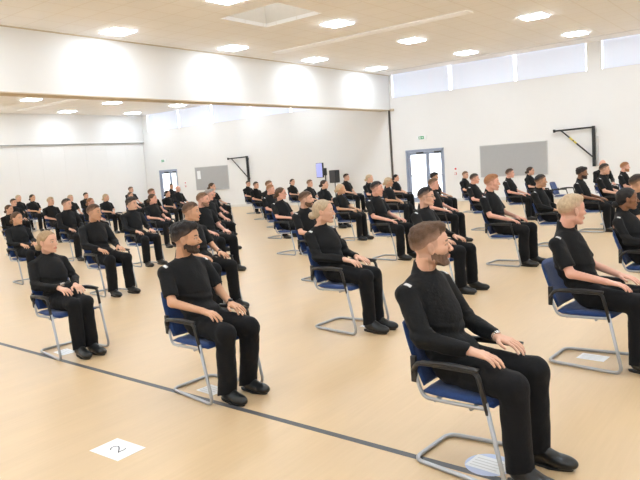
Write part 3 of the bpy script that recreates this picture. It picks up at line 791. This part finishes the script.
# doors
def door(n, x0, x1, z1, split, two):
    r = empty('door_%d'%n, ((x0+x1)/2,D,0)); r['kind']='structure'; cx=(x0+x1)/2
    X = lambda v: v-cx
    bm = bmesh.new()
    for a,b in ((x0,x0+.07),(x1-.05,x1)): box(bm, (X(a),-.02,0), (X(b),.10,z1), .004)
    box(bm, (X(x0),-.02,z1-.09), (X(x1),.10,z1), .004)
    obj('door_frame', fin(bm,'door_frame'), M['doorframe'], r, smooth=False)
    leaves = ((x0+.07, split),(split, x1-.05))
    for (a,b) in leaves:
        bm = bmesh.new(); w = .12 if a==x0+.07 else .06
        box(bm, (X(a)+.004,.02,.01), (X(a)+w,.065,z1-.095), .003); box(bm, (X(b)-.09,.02,.01), (X(b)-.004,.065,z1-.095), .003)
        box(bm, (X(a)+w,.02,.01), (X(b)-.09,.065,.2), .003); box(bm, (X(a)+w,.02,z1-.19), (X(b)-.09,.065,z1-.095), .003)
        lf = obj('door_leaf', fin(bm,'leaf'), M['doorframe'], r, smooth=False)
        boxmesh('glass', (X(a)+w,.040,.2), (X(b)-.09,.046,z1-.19), M['outdoor'], lf)
        bm = bmesh.new(); tube(bm, [(X(a)+.06,-.03,1.02),(X(b)-.05,-.03,1.02)], .018, 8)
        for q in (X(a)+.07, X(b)-.06): tube(bm, [(q,-.03,1.02),(q,.03,1.02)], .014, 6)
        obj('push_bar', fin(bm,'push_bar'), M['metal'], lf)
        boxmesh('door_closer', ((X(a)+X(b))/2-.02,-.045,z1-.16), ((X(a)+X(b))/2+.26,.018,z1-.10), M['closer'], lf, .006)
    return r
d1 = door(1, DR[0], DR[1], DR[2], -11.32, True); d2 = door(2, DL[0], DL[1], DL[2], -26.05, True)
boxmesh('door_sign', (.45,.030,1.63), (.72,.038,1.66), M['doorframe'], d1)
# notice boards
def board(x0, x1, z0, z1, label):
    r = empty('notice_board', ((x0+x1)/2, D, z0)); tag(r, label, 'board'); w=(x1-x0)/2; h=z1-z0
    boxmesh('felt_panel', (-w+.015,-.022,.015), (w-.015,-.004,h-.015), M['grey'], r)
    bm = bmesh.new()
    for a,b in (((-w,0),(w,.02)),((-w,h-.02),(w,h)),((-w,.02),(-w+.02,h-.02)),((w-.02,.02),(w,h-.02))): box(bm,(a[0],-.03,a[1]),(b[0],-.002,b[1]))
    obj('frame', fin(bm,'bframe'), M['aluf'], r, smooth=False); return r
board(-9.24,-6.86,.83,1.955,'large grey felt notice board on the far wall right of the glazed doors')
b2 = board(-24.15,-21.86,.86,2.0,'grey felt notice board on the far wall in the left hall')
n_ = boxmesh('notice', (-24.0,D-.030,1.42), (-23.76,D-.024,1.82), M['white']); tag(n_, 'white paper notice pinned to the left grey board', 'notice')
# folded basketball frames
def hoop(xp, x0, z, label, tape):
    r = empty('basketball_frame', (xp,D,0)); tag(r, label, 'basketball frame')
    bm = bmesh.new(); box(bm, (-.045,-.12,z-1.25), (.045,-.04,z+.03), .006); obj('post', fin(bm,'post'), M['steelblack'], r, smooth=False)
    bm = bmesh.new(); 
    for q in (z-.15,z-1.05): box(bm, (-.035,-.045,q), (.035,-.002,q+.08))
    obj('wall_bracket', fin(bm,'wb'), M['steelblack'], r, smooth=False)
    L_ = x0-xp; bm = bmesh.new(); tube(bm, [(0,-.08,z-.01),(L_,-.10,z-.03)], .028, 8); obj('arm', fin(bm,'arm'), M['steelblack'], r)
    a = Vector((L_*.82,-.10,z-.03)); b = Vector((-.01,-.09,z-.97)); bm = bmesh.new(); tube(bm, [a,b], .024, 8); br = obj('brace', fin(bm,'brace'), M['steelblack'], r)
    bm = bmesh.new(); tube(bm, [(L_,-.10,z+.02),(L_,-.10,z-.08)], .04, 8); obj('end_plate', fin(bm,'ep'), M['steelblack'], r)
    if tape:
        for t0,t1 in ((.27,.37),(.40,.48)):
            bm = bmesh.new(); tube(bm, [a.lerp(b,t0),a.lerp(b,t1)], .030, 8); obj('tape', fin(bm,'tape'), M['yellow'], br)
        bm = bmesh.new(); box(bm, (.06,-.03,z-1.25), (.13,-.004,z-.30)); obj('back_plate', fin(bm,'bp'), M['aluf'], r, smooth=False)
    return r
hoop(-5.38,-6.6,2.27,'folded black basketball frame with yellow tape high on right far wall',True)
hoop(-20.50,-21.7,2.31,'folded plain black basketball frame on far wall right of left board',False)
# exit signs
def exitsign(x, z, label):
    r = empty('exit_sign', (x,D,z)); tag(r, label, 'exit sign')
    boxmesh('plate', (-.20,-.035,-.08), (.20,-.003,.08), M['white'], r, .005)
    boxmesh('pictogram_field', (-.11,-.040,-.055), (.11,-.034,.055), M['green'], r)
    bm = bmesh.new(); box(bm, (-.02,-.044,-.012), (.06,-.039,.008)); box(bm, (-.075,-.044,-.045), (-.035,-.039,.045))
    for s in (-1,1): tube(bm, [(.045,-.041,s*.03),(.085,-.041,0)], .006, 5)
    obj('arrow', fin(bm,'arrow'), M['white'], r, smooth=False)
exitsign(-11.52,2.43,'small green and white exit sign above the right glazed doors')
exitsign(-26.50,2.47,'small green and white exit sign above the left glazed door')
def callpoint(x, z, label):
    r = empty('fire_alarm_point', (x,D,z)); tag(r, label, 'alarm')
    boxmesh('call_box', (-.04,-.045,-.04), (.04,-.003,.04), M['red'], r, .006); boxmesh('glass_label', (-.03,-.05,-.03), (.03,-.044,.03), M['white'], r)
    boxmesh('sign', (-.075,-.010,.10), (.075,-.003,.25), M['white'], r)
    boxmesh('sign_mark', (-.035,-.014,.145), (.035,-.009,.205), M['red'], r)
callpoint(-10.2,1.02,'red fire alarm point with sign right of the right glazed doors')
callpoint(-24.95,1.10,'red fire alarm point right of the left glazed door')
# ceiling light panels
lights = [(-12.02+3.361*i, 19.67-3.555*j, 'right') for i in range(6) for j in range(8)]+[(-26.62+3.361*i, 20.3-3.555*j, 'left') for i in range(4) for j in range(8)]
VIS = {}
lp = None
def light_parts(r):
    boxmesh('diffuser', (-.27,-.27,-.034), (.27,.27,-.002), M['panel'], r)
    bm = bmesh.new()
    for a,b in (((-.295,-.295),(.295,-.27)),((-.295,.27),(.295,.295)),((-.295,-.27),(-.27,.27)),((.27,-.27),(.295,.27))): box(bm,(a[0],a[1],-.014),(b[0],b[1],0))
    obj('frame', fin(bm,'lframe'), M['badge'], r, smooth=False)
names = {}
for x, y, side in lights:
    row = round((19.67-y)/3.555) if side=='right' else round((20.3-y)/3.555)
    col = round((x+12.02)/3.361) if side=='right' else round((x+26.62)/3.361)
    if lp is None:
        r = lp = empty('ceiling_light', (x,y,HC)); light_parts(r)
    else:
        r = lp.copy(); C.objects.link(r); r.location = (x,y,HC)
        for ch in list(lp.children):
            c = ch.copy(); C.objects.link(c); c.parent = r
    rw = ['nearest the far wall','second from the far wall','third from the far wall','fourth from the far wall'] 
    cn = ['first','second','third','fourth','fifth','sixth'][col]
    lab = 'square ceiling light %s, %s column from %s'%(rw[row], cn, 'the beam' if side=='right' else 'the left partition') if row < 4 else 'square white ceiling light panel behind the camera'
    tag(r, lab, 'ceiling light', 'square ceiling lights in the %s hall'%side if row < 4 else 'square ceiling lights behind the camera')
# black floor line
a = Vector((-7.0428869,3.2857681,0)); b = Vector((-1.7583198,3.0512319,0)); dr = (b-a).normalized(); nn = Vector((-dr.y,dr.x,0))*.024
p0, p1 = a-dr*6, b+dr*6; bm = bmesh.new()
lo = [bm.verts.new(v+Vector((0,0,.0005))) for v in (p0-nn,p1-nn,p1+nn,p0+nn)]; up = [bm.verts.new(v.co+Vector((0,0,.001))) for v in lo]
bm.faces.new(up); bm.faces.new(lo[::-1])
for i in range(4): bm.faces.new((lo[i],lo[(i+1)%4],up[(i+1)%4],up[i]))
tag(obj('floor_line', fin(bm,'line'), M['line'], smooth=False), 'thin black line marked across the wooden floor', 'floor line')
# papers on the floor
def sheet(x, y, rz, label, mark=False, sticker=False, w=.297, h=.21):
    r = empty('paper_sheet', (x,y,0), rz); tag(r, label, 'paper')
    z0 = .0015
    if sticker:
        bm = bmesh.new(); tube(bm, [(0,0,.0006),(0,0,.0030)], .13, 28); s = obj('round_sticker', fin(bm,'st'), M['sticker'], r, smooth=False); z0 = .0032
    boxmesh('sheet', (-w/2,-h/2,z0), (w/2,h/2,z0+.0012), M['white'], r)
    if mark:
        bm = bmesh.new(); P2 = []
        # a handwritten 2 : u across (+y), v upwards (-x)
        for u_, v_ in ((-.030,.030),(-.018,.048),(.002,.055),(.022,.046),(.028,.028),(.018,.008),(-.002,-.018),(-.026,-.045),(-.032,-.052),(-.010,-.046),(.012,-.052),(.034,-.040)): P2.append((-v_, u_, z0+.0022))
        tube(bm, fillet(P2,.01,2), .0036, 6, sy=.35); obj('number_two', fin(bm,'two'), M['ink'], r)
    else:
        bm = bmesh.new()
        for q in (-.05,-.02,.01,.04): box(bm, (-.09,q-.004,z0+.001), (.07,q+.004,z0+.0016))
        obj('printed_lines', fin(bm,'pl'), M['aluf'], r, smooth=False)
sheet(-3.455,2.25,0,'white sheet marked with a handwritten 2 lying on open floor at lower left',mark=True)
def on_floor(x,y):
    d = ray(x,y); t = -HH/d.z; return Vector((0,0,HH))+d*t
for px_, py_, lab, st in ((489,465,'white sheet on a pale blue round sticker under the nearest chair',True),(593,357.5,'printed white sheet under the chair at the right edge',False),
                      (212,390,'printed white sheet beside the feet of the short-sleeved person on the line',False),(65,352,'printed white sheet under the furthest left chair on the line',False),(372,326,'printed white sheet under the chair at picture centre',False)):
    q = on_floor(px_,py_); sheet(q.x,q.y,-.1,lab,sticker=st,w=.215,h=.15)
# screen and loudspeaker on stands by the far wall
r = empty('display_stand', (-15.82,D-.75,0)); tag(r, 'upright blue-lit display screen on black stand by far wall', 'screen')
bm = bmesh.new(); box(bm, (-.19,-.04,1.17), (.16,.03,1.77), .01); obj('casing', fin(bm,'cas'), M['plastic'], r, smooth=False)
boxmesh('screen_glass', (-.175,-.046,1.19), (.12,-.041,1.755), M['screen'], r)
bm = bmesh.new(); tube(bm, [(.2,.05,.02),(.2,.05,1.5)], .025, 8); tube(bm, [(.2,.05,1.45),(0,.03,1.45)], .02, 8); obj('pole', fin(bm,'pole'), M['plastic'], r)
bm = bmesh.new()
for k in range(3): tube(bm, [(.2,.05,.25),(.2+.3*math.cos(k*2.1),.05+.3*math.sin(k*2.1),.012)], .012, 6)
obj('tripod_base', fin(bm,'tb'), M['plastic'], r)
boxmesh('control_box', (.13,-.06,1.25), (.30,.03,1.55), M['plastic'], r, .01)
r = empty('loudspeaker', (-15.20,D-.65,0)); tag(r, 'black loudspeaker on a pole stand against the far wall, right of screen', 'speaker')
bm = bmesh.new(); box(bm, (-.16,-.16,.93), (.16,.14,1.44), .02); obj('cabinet', fin(bm,'cab'), M['plastic'], r, smooth=False)
boxmesh('grille', (-.14,-.172,.96), (.14,-.158,1.41), M['closer'], r, .004)
bm = bmesh.new(); tube(bm, [(0,0,.1),(0,0,.95)], .018, 8); obj('pole', fin(bm,'spole'), M['plastic'], r)
bm = bmesh.new()
for k in range(3): tube(bm, [(0,0,.35),(.35*math.cos(k*2.1+.4),.35*math.sin(k*2.1+.4),.012)], .012, 6)
obj('tripod_base', fin(bm,'tb2'), M['plastic'], r)

# ------------------------------------------------------------------ daylight and exposure
w = bpy.data.worlds.new('world'); bpy.context.scene.world = w; w.use_nodes = True
w.node_tree.nodes['Background'].inputs[0].default_value = (.8,.88,1,1); w.node_tree.nodes['Background'].inputs[1].default_value = 1
sc = bpy.context.scene
sc.view_settings.view_transform = 'Standard'; sc.view_settings.look = 'None'; sc.view_settings.gamma = 1; sc.view_settings.use_curve_mapping = False
sc.view_settings.exposure = 0.0
try:
    sc.cycles.use_denoising = True; sc.cycles.max_bounces = 8; sc.cycles.diffuse_bounces = 5; sc.cycles.use_light_tree = True; sc.cycles.sample_clamp_indirect = 8
except Exception: pass
